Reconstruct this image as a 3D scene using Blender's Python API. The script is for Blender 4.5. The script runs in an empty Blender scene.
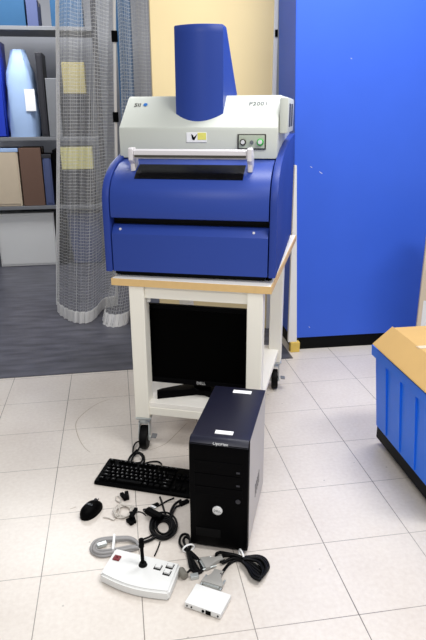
import bpy, bmesh, math, random
from mathutils import Vector, Matrix
random.seed(7)
S = bpy.context.scene
COL = S.collection
PI = math.pi
R = math.radians

# ------------------------------------------------------------------ camera
F_PX, PITCH, ROLL, YAW, EYE = 593.09, .33396, -.005403, .159057, 1.33281
_f0 = Vector((math.sin(YAW), math.cos(YAW), 0)); _r0 = Vector((math.cos(YAW), -math.sin(YAW), 0)); _u0 = Vector((0, 0, 1))
FW = _f0*math.cos(PITCH) - _u0*math.sin(PITCH)
_u1 = _u0*math.cos(PITCH) + _f0*math.sin(PITCH)
RT = _r0*math.cos(ROLL) + _u1*math.sin(ROLL)
UP = -_r0*math.sin(ROLL) + _u1*math.cos(ROLL)
CAM = Vector((0, 0, EYE))
cd = bpy.data.cameras.new('camera'); cam = bpy.data.objects.new('camera', cd); COL.objects.link(cam)
cd.sensor_fit = 'VERTICAL'; cd.sensor_height = 24; cd.lens = F_PX/640*24; cd.clip_start = .05
cam.matrix_world = Matrix(((RT.x, UP.x, -FW.x, 0), (RT.y, UP.y, -FW.y, 0), (RT.z, UP.z, -FW.z, EYE), (0, 0, 0, 1)))
S.camera = cam

def ray(x, y): return FW*F_PX + RT*(x-213) - UP*(y-320)
def G(x, y, z=0.0):                      # point of the level z seen at x, y
    d = ray(x, y); return CAM + d*((z-EYE)/d.z)
def AY(x, y, Y):                         # point of the upright plane at depth Y
    d = ray(x, y); return CAM + d*(Y/d.y)

# ------------------------------------------------------------------ materials
def lin(c):
    return tuple(((v/255)/12.92 if v/255 <= .04045 else ((v/255+.055)/1.055)**2.4) for v in c) + (1,)
def mat(name, rgb, rough=.5, metal=0, spec=.5, noise=0, nscale=20, bump=0, bscale=80, coat=0):
    m = bpy.data.materials.new(name); m.use_nodes = True
    nt = m.node_tree; b = nt.nodes['Principled BSDF']
    b.inputs['Base Color'].default_value = lin(rgb)
    b.inputs['Roughness'].default_value = rough; b.inputs['Metallic'].default_value = metal
    b.inputs['Specular IOR Level'].default_value = spec
    b.inputs['Coat Weight'].default_value = coat
    tc = nt.nodes.new('ShaderNodeTexCoord')
    if noise:
        n = nt.nodes.new('ShaderNodeTexNoise'); n.inputs['Scale'].default_value = nscale; n.inputs['Detail'].default_value = 4
        nt.links.new(tc.outputs['Object'], n.inputs['Vector'])
        mp = nt.nodes.new('ShaderNodeMapRange'); mp.inputs[3].default_value = 1-noise; mp.inputs[4].default_value = 1+noise
        nt.links.new(n.outputs['Fac'], mp.inputs[0])
        mx = nt.nodes.new('ShaderNodeVectorMath'); mx.operation = 'MULTIPLY'
        mx.inputs[0].default_value = lin(rgb)[:3]
        nt.links.new(mp.outputs[0], mx.inputs[1]); nt.links.new(mx.outputs[0], b.inputs['Base Color'])
    if bump:
        n = nt.nodes.new('ShaderNodeTexNoise'); n.inputs['Scale'].default_value = bscale
        nt.links.new(tc.outputs['Object'], n.inputs['Vector'])
        bp = nt.nodes.new('ShaderNodeBump'); bp.inputs['Strength'].default_value = bump; bp.inputs['Distance'].default_value = .002
        nt.links.new(n.outputs['Fac'], bp.inputs['Height']); nt.links.new(bp.outputs[0], b.inputs['Normal'])
    return m

M = {}
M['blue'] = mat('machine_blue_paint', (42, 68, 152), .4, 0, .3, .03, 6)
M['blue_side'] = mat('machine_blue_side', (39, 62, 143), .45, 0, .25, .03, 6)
M['part_blue'] = mat('partition_blue', (56, 98, 212), .5, 0, .3, .05, 5)
M['hood'] = mat('hood_cream', (204, 207, 198), .45, 0, .3, .02, 5)
M['cream'] = mat('cart_cream_paint', (244, 240, 228), .4, 0, .4, .03, 8)
M['ctop'] = mat('cart_top_laminate', (248, 244, 236), .35, 0, .4, .02, 8)
M['wood_edge'] = mat('wood_edge', (222, 186, 128), .5, 0, .3, .08, 40)
M['wood_block'] = mat('wood_block', (222, 190, 96), .6, 0, .3, .15, 40)
M['white'] = mat('white_plastic', (226, 226, 224), .45, 0, .3, .015, 10)
M['white_trim'] = mat('white_trim', (232, 230, 228), .5, 0, .3, .03, 10)
M['black'] = mat('black_plastic', (3, 3, 4), .5, 0, .04, .1, 30)
M['black_soft'] = mat('black_rubber', (6, 6, 7), .55, 0, .12, .1, 30)
M['screen'] = mat('black_screen', (1, 1, 1), .4, 0, .02, .05, 3)
M['navy'] = mat('navy_case_top', (18, 19, 38), .42, 0, .35, .1, 30, .1, 300)
M['case_grey'] = mat('case_side_grey', (186, 181, 178), .42, .1, .4, .06, 20)
M['glass_black'] = mat('dark_window', (3, 3, 5), .25, 0, .2, .05, 3)
M['silver'] = mat('brushed_silver', (228, 224, 226), .35, .3, .5, .03, 60)
M['chrome'] = mat('chrome', (226, 227, 228), .3, .5, .5, .02, 20)
M['zinc'] = mat('zinc_plate', (192, 197, 196), .3, .5, .5, .08, 60)
M['grey_cord'] = mat('grey_cord', (150, 148, 148), .5, 0, .3, .05, 40)
M['grey_plug'] = mat('grey_plug', (164, 162, 158), .5, 0, .3, .05, 40)
M['clear_cord'] = mat('pale_cord', (208, 202, 194), .45, 0, .4, .05, 40)
M['cord'] = mat('black_cord', (5, 5, 6), .45, 0, .15, .08, 40)
M['tie'] = mat('white_tie', (244, 244, 244), .5, 0, .3, .02, 20)
M['legend'] = mat('white_legend', (205, 205, 205), .6, 0, .2, .02, 20)
M['legend_grey'] = mat('grey_legend', (112, 116, 120), .6, 0, .2, .02, 20)
M['key_legend'] = mat('key_legend', (140, 140, 140), .6, 0, .2, .02, 20)
M['plug_dark'] = mat('plug_dark_grey', (122, 118, 110), .5, 0, .3, .05, 40)
M['logo_blue'] = mat('logo_blue', (40, 112, 190), .5, 0, .3, .02, 20)
M['yellow'] = mat('label_yellow', (238, 232, 120), .5, 0, .3, .05, 40)
M['panel_grey'] = mat('control_grey', (186, 194, 176), .45, 0, .3, .03, 20)
M['panel_dark'] = mat('control_frame', (64, 62, 56), .5, 0, .3, .03, 20)
M['green'] = mat('green_button', (52, 178, 66), .3, 0, .5, .05, 20)
M['red'] = mat('red_button', (112, 18, 30), .4, 0, .4, .05, 20)
M['beige'] = mat('beige_wall', (238, 216, 166), .7, 0, .2, .03, 5)
M['wall'] = mat('grey_wall', (176, 178, 184), .8, 0, .2, .04, 3)
M['darkwall'] = mat('teal_board', (44, 84, 120), .6, 0, .2, .15, 4)
M['crate'] = mat('crate_blue', (22, 114, 238), .4, 0, .4, .06, 12)
M['bin_blue'] = mat('bin_blue', (24, 56, 182), .4, 0, .4, .06, 12)
M['lightblue'] = mat('pale_blue_plastic', (164, 190, 228), .5, 0, .3, .08, 9)
M['skyblue'] = mat('sky_blue_plastic', (104, 160, 226), .5, 0, .3, .08, 9)
M['slate'] = mat('slate_blue', (76, 86, 124), .6, 0, .3, .08, 9)
M['card'] = mat('cardboard', (198, 162, 104), .8, 0, .2, .06, 14)
M['card_pale'] = mat('cardboard_pale', (206, 190, 166), .8, 0, .2, .06, 14)
M['khaki'] = mat('khaki_card', (176, 164, 112), .8, 0, .2, .06, 14)
M['yellowcard'] = mat('yellowish_card', (214, 206, 140), .8, 0, .2, .06, 14)
M['brown'] = mat('brown_card', (110, 86, 74), .8, 0, .2, .06, 14)
M['grey'] = mat('grey_steel', (128, 130, 134), .5, .3, .4, .06, 14)
M['dark'] = mat('charcoal_steel', (46, 46, 52), .5, .2, .4, .06, 14)
M['paper'] = mat('paper_white', (246, 246, 246), .7, 0, .2, .02, 20)
M['scuff'] = mat('scuff_brown', (176, 164, 150), .8, 0, .1, .2, 60)

def tile_material():
    m = bpy.data.materials.new('vinyl_tiles'); m.use_nodes = True; nt = m.node_tree; N = nt.nodes; L = nt.links
    b = N['Principled BSDF']; b.inputs['Roughness'].default_value = .28; b.inputs['Specular IOR Level'].default_value = .35
    tc = N.new('ShaderNodeTexCoord'); sp = N.new('ShaderNodeSeparateXYZ'); L.new(tc.outputs['Object'], sp.inputs[0])
    def math_(op, a, bb=None):
        n = N.new('ShaderNodeMath'); n.operation = op
        for i, v in enumerate((a, bb)):
            if v is None: continue
            if isinstance(v, (int, float)): n.inputs[i].default_value = v
            else: L.new(v, n.inputs[i])
        return n.outputs[0]
    def line(axis, off, width, strength):
        t = math_('SUBTRACT', axis, off); t = math_('DIVIDE', t, .3); fr = math_('FRACT', t)
        d = math_('ABSOLUTE', math_('SUBTRACT', fr, .5)); d = math_('SUBTRACT', .5, d); d = math_('MULTIPLY', d, .3)
        n = math_('LESS_THAN', d, width); return math_('MULTIPLY', n, strength)
    wn = N.new('ShaderNodeTexNoise'); wn.inputs['Scale'].default_value = 2.5; L.new(tc.outputs['Object'], wn.inputs['Vector'])
    wob = math_('ADD', math_('MULTIPLY', wn.outputs['Fac'], .9), .25)
    lx = line(sp.outputs['X'], -.2918614, .0014, 1.0); ly = line(sp.outputs['Y'], 2.7236, .0013, .8)
    ln = math_('MULTIPLY', math_('MAXIMUM', lx, ly), wob)
    n1 = N.new('ShaderNodeTexNoise'); n1.inputs['Scale'].default_value = 3; n1.inputs['Detail'].default_value = 5; L.new(tc.outputs['Object'], n1.inputs['Vector'])
    n2 = N.new('ShaderNodeTexNoise'); n2.inputs['Scale'].default_value = 70; n2.inputs['Detail'].default_value = 5; L.new(tc.outputs['Object'], n2.inputs['Vector'])
    r1 = N.new('ShaderNodeValToRGB'); r1.color_ramp.elements[0].color = lin((204, 194, 185)); r1.color_ramp.elements[1].color = lin((223, 216, 208))
    r1.color_ramp.elements[0].position = .3; r1.color_ramp.elements[1].position = .7
    fac = math_('ADD', math_('MULTIPLY', n1.outputs['Fac'], .55), math_('MULTIPLY', n2.outputs['Fac'], .45)); L.new(fac, r1.inputs[0])
    # dark specks of wear
    v = N.new('ShaderNodeTexVoronoi'); v.inputs['Scale'].default_value = 9; v.inputs['Randomness'].default_value = 1; L.new(tc.outputs['Object'], v.inputs['Vector'])
    spk = math_('MULTIPLY', math_('LESS_THAN', v.outputs['Distance'], .035), .35)
    tot = math_('MAXIMUM', ln, spk)
    mx = N.new('ShaderNodeMix'); mx.data_type = 'RGBA'; L.new(tot, mx.inputs[0]); L.new(r1.outputs[0], mx.inputs[6]); mx.inputs[7].default_value = lin((52, 44, 40))
    L.new(mx.outputs[2], b.inputs['Base Color'])
    return m
M['tiles'] = tile_material()

def mat_dark_floor():
    m = bpy.data.materials.new('dark_vinyl'); m.use_nodes = True; nt = m.node_tree; N = nt.nodes; L = nt.links
    b = N['Principled BSDF']; b.inputs['Roughness'].default_value = .38; b.inputs['Specular IOR Level'].default_value = .4
    tc = N.new('ShaderNodeTexCoord'); mp = N.new('ShaderNodeMapping'); mp.inputs['Scale'].default_value = (1.2, 5, 1); L.new(tc.outputs['Object'], mp.inputs[0])
    n = N.new('ShaderNodeTexNoise'); n.inputs['Scale'].default_value = 4; n.inputs['Detail'].default_value = 6; L.new(mp.outputs[0], n.inputs['Vector'])
    r = N.new('ShaderNodeValToRGB'); r.color_ramp.elements[0].position = .3; r.color_ramp.elements[1].position = .75
    r.color_ramp.elements[0].color = lin((62, 62, 70)); r.color_ramp.elements[1].color = lin((96, 96, 106)); L.new(n.outputs['Fac'], r.inputs[0]); L.new(r.outputs[0], b.inputs['Base Color'])
    return m
M['darkfloor'] = mat_dark_floor()

def mat_curtain():
    m = bpy.data.materials.new('thread_vinyl'); m.use_nodes = True; nt = m.node_tree; N = nt.nodes; L = nt.links
    N.remove(N['Principled BSDF']); out = N['Material Output']
    uv = N.new('ShaderNodeUVMap'); uv.uv_map = 'UVMap'; sp = N.new('ShaderNodeSeparateXYZ'); L.new(uv.outputs[0], sp.inputs[0])
    def ln(o):
        a = N.new('ShaderNodeMath'); a.operation = 'DIVIDE'; L.new(o, a.inputs[0]); a.inputs[1].default_value = .02
        f = N.new('ShaderNodeMath'); f.operation = 'FRACT'; L.new(a.outputs[0], f.inputs[0])
        c = N.new('ShaderNodeMath'); c.operation = 'LESS_THAN'; L.new(f.outputs[0], c.inputs[0]); c.inputs[1].default_value = .17
        return c.outputs[0]
    mxm = N.new('ShaderNodeMath'); mxm.operation = 'MAXIMUM'; L.new(ln(sp.outputs['X']), mxm.inputs[0]); L.new(ln(sp.outputs['Y']), mxm.inputs[1])
    fac = N.new('ShaderNodeMapRange'); fac.inputs[3].default_value = .19; fac.inputs[4].default_value = .56; L.new(mxm.outputs[0], fac.inputs[0])
    tr = N.new('ShaderNodeBsdfTransparent'); tr.inputs[0].default_value = (.93, .93, .93, 1)
    p = N.new('ShaderNodeBsdfPrincipled'); p.inputs['Base Color'].default_value = lin((236, 235, 234)); p.inputs['Roughness'].default_value = .25; p.inputs['Specular IOR Level'].default_value = .7
    tl = N.new('ShaderNodeBsdfTranslucent'); tl.inputs[0].default_value = (.85, .85, .84, 1); m2 = N.new('ShaderNodeMixShader'); m2.inputs[0].default_value = .45; L.new(p.outputs[0], m2.inputs[1]); L.new(tl.outputs[0], m2.inputs[2])
    mx = N.new('ShaderNodeMixShader'); L.new(fac.outputs[0], mx.inputs[0]); L.new(tr.outputs[0], mx.inputs[1]); L.new(m2.outputs[0], mx.inputs[2]); L.new(mx.outputs[0], out.inputs[0])
    return m
M['vinyl'] = mat_curtain()

# ------------------------------------------------------------------ object helpers
def link(name, bm, m, parent=None, smooth=None, loc=None, rz=0):
    me = bpy.data.meshes.new(name)
    bmesh.ops.recalc_face_normals(bm, faces=bm.faces[:])
    bm.to_mesh(me); bm.free()
    if smooth is not None:
        for p in me.polygons: p.use_smooth = True
        me.set_sharp_from_angle(angle=R(smooth))
    me.materials.append(M[m] if isinstance(m, str) else m)
    o = bpy.data.objects.new(name, me); COL.objects.link(o)
    if parent: o.parent = parent
    if loc is not None: o.location = loc
    o.rotation_euler.z = rz
    return o
def tag(o, label=None, cat=None, group=None, kind=None):
    if label: o['label'] = label
    if cat: o['category'] = cat
    if group: o['group'] = group
    if kind: o['kind'] = kind
    return o
def thing(name, label, cat, loc, rz=0, group=None):
    o = bpy.data.objects.new(name, None); COL.objects.link(o); o.empty_display_size = .05
    o.location = loc; o.rotation_euler.z = rz
    return tag(o, label, cat, group)

def bx(bm, x0, x1, y0, y1, z0, z1, bev=0, seg=2, mtx=None):
    b = bmesh.new(); bmesh.ops.create_cube(b, size=1)
    for v in b.verts:
        v.co = Vector(((x0+x1)/2 + v.co.x*(x1-x0), (y0+y1)/2 + v.co.y*(y1-y0), (z0+z1)/2 + v.co.z*(z1-z0)))
    if bev: bmesh.ops.bevel(b, geom=b.edges[:], offset=bev, segments=seg, profile=.5, affect='EDGES')
    merge(bm, b, mtx); return bm
def merge(bm, b, mtx=None):
    if mtx is not None: bmesh.ops.transform(b, matrix=mtx, verts=b.verts)
    me = bpy.data.meshes.new('tmp'); b.to_mesh(me); b.free(); bm.from_mesh(me); bpy.data.meshes.remove(me)
def B(*a, **k): return bx(bmesh.new(), *a, **k)
def cyl(bm, r0, r1, z0, z1, seg=24, mtx=None, bev=0):
    b = bmesh.new(); bmesh.ops.create_cone(b, cap_ends=True, segments=seg, radius1=r0, radius2=r1, depth=z1-z0)
    bmesh.ops.translate(b, vec=(0, 0, (z0+z1)/2), verts=b.verts)
    if bev:
        ed = [e for e in b.edges if len(e.link_faces) == 2 and any(len(f.verts) > 4 for f in e.link_faces)]
        bmesh.ops.bevel(b, geom=ed, offset=bev, segments=2, profile=.5, affect='EDGES')
    merge(bm, b, mtx); return bm
def T(x, y, z, rx=0, ry=0, rz=0):
    return Matrix.Translation((x, y, z)) @ Matrix.Rotation(rz, 4, 'Z') @ Matrix.Rotation(ry, 4, 'Y') @ Matrix.Rotation(rx, 4, 'X')
def prism(bm, pts, x0, x1, axis='x', bev=0, mtx=None):
    """pts = outline; axis x: (y,z) outline swept along x; axis z: (x,y) outline swept up; axis y: (x,z) along y"""
    b = bmesh.new()
    def mk(p, t):
        return {'x': (t, p[0], p[1]), 'z': (p[0], p[1], t), 'y': (p[0], t, p[1])}[axis]
    A = [b.verts.new(mk(p, x0)) for p in pts]; Bv = [b.verts.new(mk(p, x1)) for p in pts]
    n = len(pts); b.faces.new(A); b.faces.new(Bv[::-1])
    for i in range(n): b.faces.new((A[i], A[(i+1) % n], Bv[(i+1) % n], Bv[i]))
    bmesh.ops.recalc_face_normals(b, faces=b.faces[:])
    if bev:
        ed = [e for e in b.edges if all(len(f.verts) == 4 for f in e.link_faces) is False]
        bmesh.ops.bevel(b, geom=ed, offset=bev, segments=2, profile=.5, affect='EDGES')
    merge(bm, b, mtx); return bm
def spline(P, n=8):
    P = [Vector(p) for p in P]
    if len(P) < 3: return P
    out = []
    for i in range(len(P)-1):
        p0 = P[max(i-1, 0)]; p1 = P[i]; p2 = P[i+1]; p3 = P[min(i+2, len(P)-1)]
        for k in range(n):
            t = k/n
            out.append(.5*((2*p1)+(p2-p0)*t+(2*p0-5*p1+4*p2-p3)*t*t+(3*p1-p0-3*p2+p3)*t**3))
    out.append(P[-1]); return out
def tube(bm, P, r, seg=8, n=8, smooth=True):
    P = spline(P, n) if smooth else [Vector(p) for p in P]
    b = bmesh.new(); rings = []; ref = Vector((0, 0, 1)); prev = None
    for i, p in enumerate(P):
        t = (P[min(i+1, len(P)-1)] - P[max(i-1, 0)])
        if t.length < 1e-9: t = Vector((1, 0, 0))
        t.normalize()
        if prev is None:
            s = t.cross(ref)
            if s.length < 1e-3: s = t.cross(Vector((1, 0, 0)))
        else:
            s = prev - t*prev.dot(t)
            if s.length < 1e-4: s = t.cross(ref)
        s.normalize(); prev = s; w = s.cross(t)
        rings.append([b.verts.new(p + (s*math.cos(2*PI*k/seg) + w*math.sin(2*PI*k/seg))*r) for k in range(seg)])
    for a, c in zip(rings, rings[1:]):
        for k in range(seg): b.faces.new((a[k], a[(k+1) % seg], c[(k+1) % seg], c[k]))
    b.faces.new(rings[0][::-1]); b.faces.new(rings[-1])
    merge(bm, b); return bm
_tc = {}
def text_mesh(body, size, depth=.0006):
    key = (body, size)
    if key not in _tc:
        c = bpy.data.curves.new('txt', 'FONT'); c.body = body; c.size = size; c.extrude = depth/2; c.align_x = 'CENTER'; c.align_y = 'CENTER'; c.resolution_u = 2
        o = bpy.data.objects.new('txt', c); COL.objects.link(o)
        dg = bpy.context.evaluated_depsgraph_get(); dg.update()
        me = bpy.data.meshes.new_from_object(o.evaluated_get(dg)); bpy.data.objects.remove(o); _tc[key] = me
    return _tc[key]
def text(name, body, size, m, parent, mtx):
    """raised lettering; mtx maps the text's x (reading), y (up), z (out) into its parent"""
    me = text_mesh(body, size).copy(); me.transform(mtx); me.materials.clear(); me.materials.append(M[m])
    o = bpy.data.objects.new(name, me); COL.objects.link(o); o.parent = parent; return o
def frame_mtx(o, right, up):
    r = Vector(right).normalized(); u = Vector(up).normalized(); n = r.cross(u)
    return Matrix(((r.x, u.x, n.x, o[0]), (r.y, u.y, n.y, o[1]), (r.z, u.z, n.z, o[2]), (0, 0, 0, 1)))

# ------------------------------------------------------------------ the setting
tag(link('floor', B(-3.2, 3.4, -.6, 6.5, -.05, 0), 'tiles'), kind='structure')
MAT_Y = 3.045
tag(link('floor', B(-3.2, .955, MAT_Y, 6.5, 0, .003), 'darkfloor'), kind='structure')
tag(link('wall_back', B(-3.2, 3.4, 6.4, 6.5, 0, 3.0), 'wall'), kind='structure')
tag(link('wall_left', B(-3.3, -3.2, -.6, 6.5, 0, 3.0), 'wall'), kind='structure')
tag(link('wall_right', B(3.4, 3.5, -.6, 6.5, 0, 3.0), 'wall'), kind='structure')
# beige partition wall behind the machine, with a white edge strip
WY = 3.56
wl = AY(151, 50, WY).x; wr = AY(273, 50, WY).x
tag(link('wall_beige', B(wl, wr, WY, WY+.06, .003, 2.5, .002), 'beige'), kind='structure')
tr = tag(link('trim_1', B(wr, wr+.024, WY-.008, WY+.06, .003, 2.5, .002), 'white_trim'), kind='structure')
lt = AY(276, 32, WY-.01)
link('latch', B(wr+.006, wr+.022, WY-.016, WY-.008, lt.z-.025, lt.z+.012, .002), 'black', tr)

# scuff marks lying on the tiles
def scuff(pts, w=.0016):
    bm = bmesh.new(); P = spline([G(*p, .0006) for p in pts], 6); vs = []
    for i, p in enumerate(P):
        t = (P[min(i+1, len(P)-1)]-P[max(i-1, 0)]).normalized(); s = Vector((-t.y, t.x, 0))*w*(.5+.5*math.sin(PI*(i+.5)/len(P)))
        vs.append((bm.verts.new(p+s), bm.verts.new(p-s)))
    for a, b in zip(vs, vs[1:]): bm.faces.new((a[0], a[1], b[1], b[0]))
    return bm
for pts in ([(110, 399), (97, 404), (84, 413), (76, 423), (78, 436), (84, 447), (90, 452)],
            [(150, 450), (165, 444), (176, 434), (187, 423)], [(70, 509), (76, 507)]):
    tag(link('floor_scuff', scuff(pts), 'scuff'), kind='structure')

# ------------------------------------------------------------------ blue partition panel
pa = G(292, 350); pd = (G(345, 346.9)-pa).normalized(); prz = math.atan2(pd.y, pd.x)
t = thing('partition_panel', 'tall bright blue partition panel on a black kick base, right of the machine', 'partition', (pa.x, pa.y, 0), prz)
link('panel', prism(bmesh.new(), [(.0, .075), (1.30, .075), (1.30, 2.5), (-.075, 2.5), (-.0535, 1.863)], 0, .35, 'y', .004), 'part_blue', t)
link('kick_base', B(.004, 1.29, .006, .34, 0, .075, .002), 'black_soft', t)
for (x, z, l) in ((.065, 1.06, .012), (.12, 1.03, .02), (.25, 1.6, .006), (.10, .14, .01)):
    c = link('scratch', B(-l/2, l/2, -.0006, .0005, -.0012, .0012, mtx=T(x, 0, z, 0, R(35), 0)), 'white_trim', t)
# white strip leaning on the panel's corner and the wooden block under it
sb = G(293, 349)
d2 = Vector((pd.x, pd.y, 0)); nrm = Vector((-pd.y, pd.x, 0))
s0 = pa - nrm*.016
top = 1.073
bm = prism(bmesh.new(), [(-.033, .063), (.019, .063), (-.0235, top), (-.0345, top)], -.012, .012, 'y', .001)
tag(link('edge_strip', bm, 'white_trim', None, None, (s0.x, s0.y, 0), prz), 'narrow white board strip standing upright at the blue panel\'s left corner', 'board')
bm = B(-.02, .036, -.022, .013, 0, .062, .003)
tag(link('wooden_block', bm, 'wood_block', None, None, (s0.x, s0.y, 0), prz), 'small yellow wooden block on the floor under the white strip', 'block')

# ------------------------------------------------------------------ cart
TZ = .74
FLc = G(111, 278, TZ); crz = R(-21.9)
cart = thing('equipment_cart', 'cream wooden cart on casters carrying the blue machine', 'cart', (FLc.x, FLc.y, 0), crz)
CW, CD = .62, 1.0
link('tabletop', B(.004, CW-.004, .004, CD-.004, TZ-.028, TZ, .0015), 'ctop', cart)
bm = bmesh.new()
bx(bm, 0, CW, 0, .004, TZ-.028, TZ-.001); bx(bm, 0, CW, CD-.004, CD, TZ-.028, TZ-.001)
bx(bm, 0, .004, .004, CD-.004, TZ-.028, TZ-.001); bx(bm, CW-.004, CW, .004, CD-.004, TZ-.028, TZ-.001)
tag(link('edge_band', bm, 'wood_edge', cart), 'bare wood edge of the tabletop')
LX = (.067, .529); LY = (.006, .70); LW = .06; LZ = .145
for ly in LY:
    for lx in LX:
        link('leg', B(lx, lx+LW, ly, ly+LW, LZ, TZ-.0285, .003), 'cream', cart)
az0, az1 = TZ-.078, TZ-.0285
link('apron', B(LX[0]+LW, LX[1], LY[0]+.012, LY[0]+.032, az0, az1, .002), 'cream', cart)
link('apron', B(LX[0]+LW, LX[1], LY[1]+.02, LY[1]+.04, az0, az1, .002), 'cream', cart)
for lx in LX: link('apron', B(lx+.02, lx+.04, LY[0]+LW, LY[1], az0, az1, .002), 'cream', cart)
SH0, SH1 = .165, .215
bm = B(LX[0]+LW, LX[1], LY[0]+.008, LY[1]+LW-.008, SH1-.02, SH1, .001)
bx(bm, LX[0]+.012, LX[0]+LW, LY[0]+LW, LY[1], SH1-.02, SH1); bx(bm, LX[1], LX[1]+LW-.012, LY[0]+LW, LY[1], SH1-.02, SH1)
link('shelf', bm, 'ctop', cart)
link('shelf_rail', B(LX[0]+LW, LX[1], LY[0]+.006, LY[0]+.026, SH0-.005, SH1-.0205, .002), 'cream', cart)
for lx in LX: link('shelf_rail', B(lx+.012, lx+.032, LY[0]+LW, LY[1], SH0-.005, SH1-.0205, .002), 'cream', cart)
link('corner_bracket', B(LX[0]+LW, LX[0]+LW+.014, LY[0]+.033, LY[0]+.045, az0-.022, az0+.01, .002), 'white', cart)
for ly in LY:
    for lx in LX:
        c = bpy.data.objects.new('caster', None); COL.objects.link(c); c.parent = cart; c.location = (lx+LW/2, ly+LW/2, 0); c.rotation_euler.z = R(8)
        bm = B(-.032, .032, -.034, .032, .137, LZ, .002); cyl(bm, .026, .022, .12, .137)
        link('plate', bm, 'zinc', c, 40)
        bm = bmesh.new(); wy = -.02
        for s in (-1, 1):
            prism(bm, [(.024, .12), (-.024, .12), (wy-.018, .07), (wy-.014, .04), (wy+.014, .04), (.016, .075)], s*.021-.002, s*.021+.002, 'x', .0006)
        bx(bm, -.023, .023, -.024, .024, .113, .12)
        link('fork', bm, 'zinc', c)
        bm = cyl(bmesh.new(), .050, .050, -.016, .016, 36, T(0, wy, .0502, 0, PI/2, 0), .004)
        wh = link('wheel', bm, 'black_soft', c, 40)
        bm = cyl(bmesh.new(), .013, .013, -.0255, .0255, 16, T(0, wy, .0502, 0, PI/2, 0))
        link('axle', bm, 'zinc', c, 40)
        if lx == LX[0] or ly == LY[1]: link('brake_lever', B(.024, .046, wy-.02, wy+.012, .060, .066, .002, mtx=T(0, 0, 0, 0, R(6))), 'grey', c)

# ------------------------------------------------------------------ machine
MZ = TZ+.022
mo = G(106, 271, MZ); mr = G(275.5, 278.5, MZ); mrz = math.atan2((mr-mo).y, (mr-mo).x); W = (mr-mo).length
mc = thing('inspection_machine', 'large blue and cream benchtop analyser with a silver handle, on the cart', 'machine', (mo.x, mo.y, TZ+.0005), mrz)
z0 = TZ+.0005
def Z(z): return z-z0
DEP = .88
pt = .029
side = [(0, Z(MZ)), (0, Z(1.0)), (.002, Z(1.04)), (.012, Z(1.075)), (.034, Z(1.106)), (.07, Z(1.133)), (.12, Z(1.157)), (.19, Z(1.178)), (.30, Z(1.20)),
        (.48, Z(1.222)), (.70, Z(1.238)), (DEP, Z(1.245)), (DEP, Z(MZ))]
for x0, x1 in ((0, pt-.002), (W-pt+.002, W)):
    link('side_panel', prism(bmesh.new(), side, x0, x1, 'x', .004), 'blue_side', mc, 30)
ia, ib = pt+.002, W-pt-.002
lower = [(.002, Z(MZ+.002)), (.002, Z(.908)), (.005, Z(.912)), (.03, Z(.94)), (.25, Z(.94)), (.25, Z(MZ+.002))]
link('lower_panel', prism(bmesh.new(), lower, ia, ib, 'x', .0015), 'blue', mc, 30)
drum = [(.016, Z(.966)), (.004, Z(.970)), (.002, Z(.978)), (.002, Z(1.0)), (.004, Z(1.04)), (.014, Z(1.074)), (.036, Z(1.104)), (.071, Z(1.130)), (.12, Z(1.153)), (.19, Z(1.168)), (.26, Z(1.172)), (.26, Z(.966))]
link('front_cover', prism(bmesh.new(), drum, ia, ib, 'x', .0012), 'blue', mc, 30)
link('chassis', B(pt, W-pt, .262, DEP-.005, Z(MZ), Z(1.168), .003), 'black_soft', mc)
link('underside_shade', B(.045, W-.045, .03, DEP-.05, .003, Z(MZ)-.0005), 'black_soft', mc)  # black block in the foot gap, standing in for shade under the machine
link('slot_recess', B(pt, W-pt, .045, .262, Z(.941), Z(.9655)), 'black_soft', mc)
for x in (.03, W-.03):
    for y in (.06, DEP-.02):
        link('foot', cyl(bmesh.new(), .012, .012, 0, Z(MZ), 20, T(x, y, 0)), 'black_soft', mc, 40)
# screws on the bevel of the lower panel
for x in (.062, W-.085):
    link('screw', cyl(bmesh.new(), .0055, .0045, 0, .003, 16, T(x, .016, Z(.9238), R(48))), 'silver', mc, 40)
# window in the front cover follows the curve of the cover
def drum_at(z):
    for (b0, za), (b1, zb) in zip(drum[2:], drum[3:]):
        if za <= z <= zb: return b0+(b1-b0)*(z-za)/(zb-za)
bm = bmesh.new(); rows = []
for i in range(9):
    z = Z(1.108)+(Z(1.153)-Z(1.108))*i/8; y = drum_at(z)
    nz = Vector((0, -.6, .8))
    rows.append([bm.verts.new(Vector((x, y, z))+nz*o) for x, o in ((.118, -.001), (.118, .0025), (.524, .0025), (.524, -.001))])
for a, b in zip(rows, rows[1:]):
    for k in range(3): bm.faces.new((a[k], a[k+1], b[k+1], b[k]))
bm.faces.new(rows[0]); bm.faces.new(rows[-1][::-1])
tag(link('window', bm, 'glass_black', mc, 40), 'black strip window in the blue front cover')
# handle: bar on two end brackets
hx0, hx1 = .097, .555
h = link('handle', prism(bmesh.new(), [(.052, Z(1.183)), (.052, Z(1.208)), (.058, Z(1.213)), (.078, Z(1.213)), (.084, Z(1.208)), (.084, Z(1.183)), (.078, Z(1.179)), (.058, Z(1.179))], hx0+.02, hx1-.02, 'x'), 'silver', mc, 30)
for x in (hx0, hx1-.018):
    link('bracket', prism(bmesh.new(), [(.046, Z(1.174)), (.046, Z(1.214)), (.052, Z(1.219)), (.084, Z(1.219)), (.11, Z(1.19)), (.118, Z(1.155)), (.072, Z(1.134)), (.066, Z(1.160))], x, x+.018, 'x', .003), 'silver', h, 30)
link('grip', B(hx0+.022, hx1-.022, .0505, .0525, Z(1.184), Z(1.193)), 'panel_dark', h)
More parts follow.
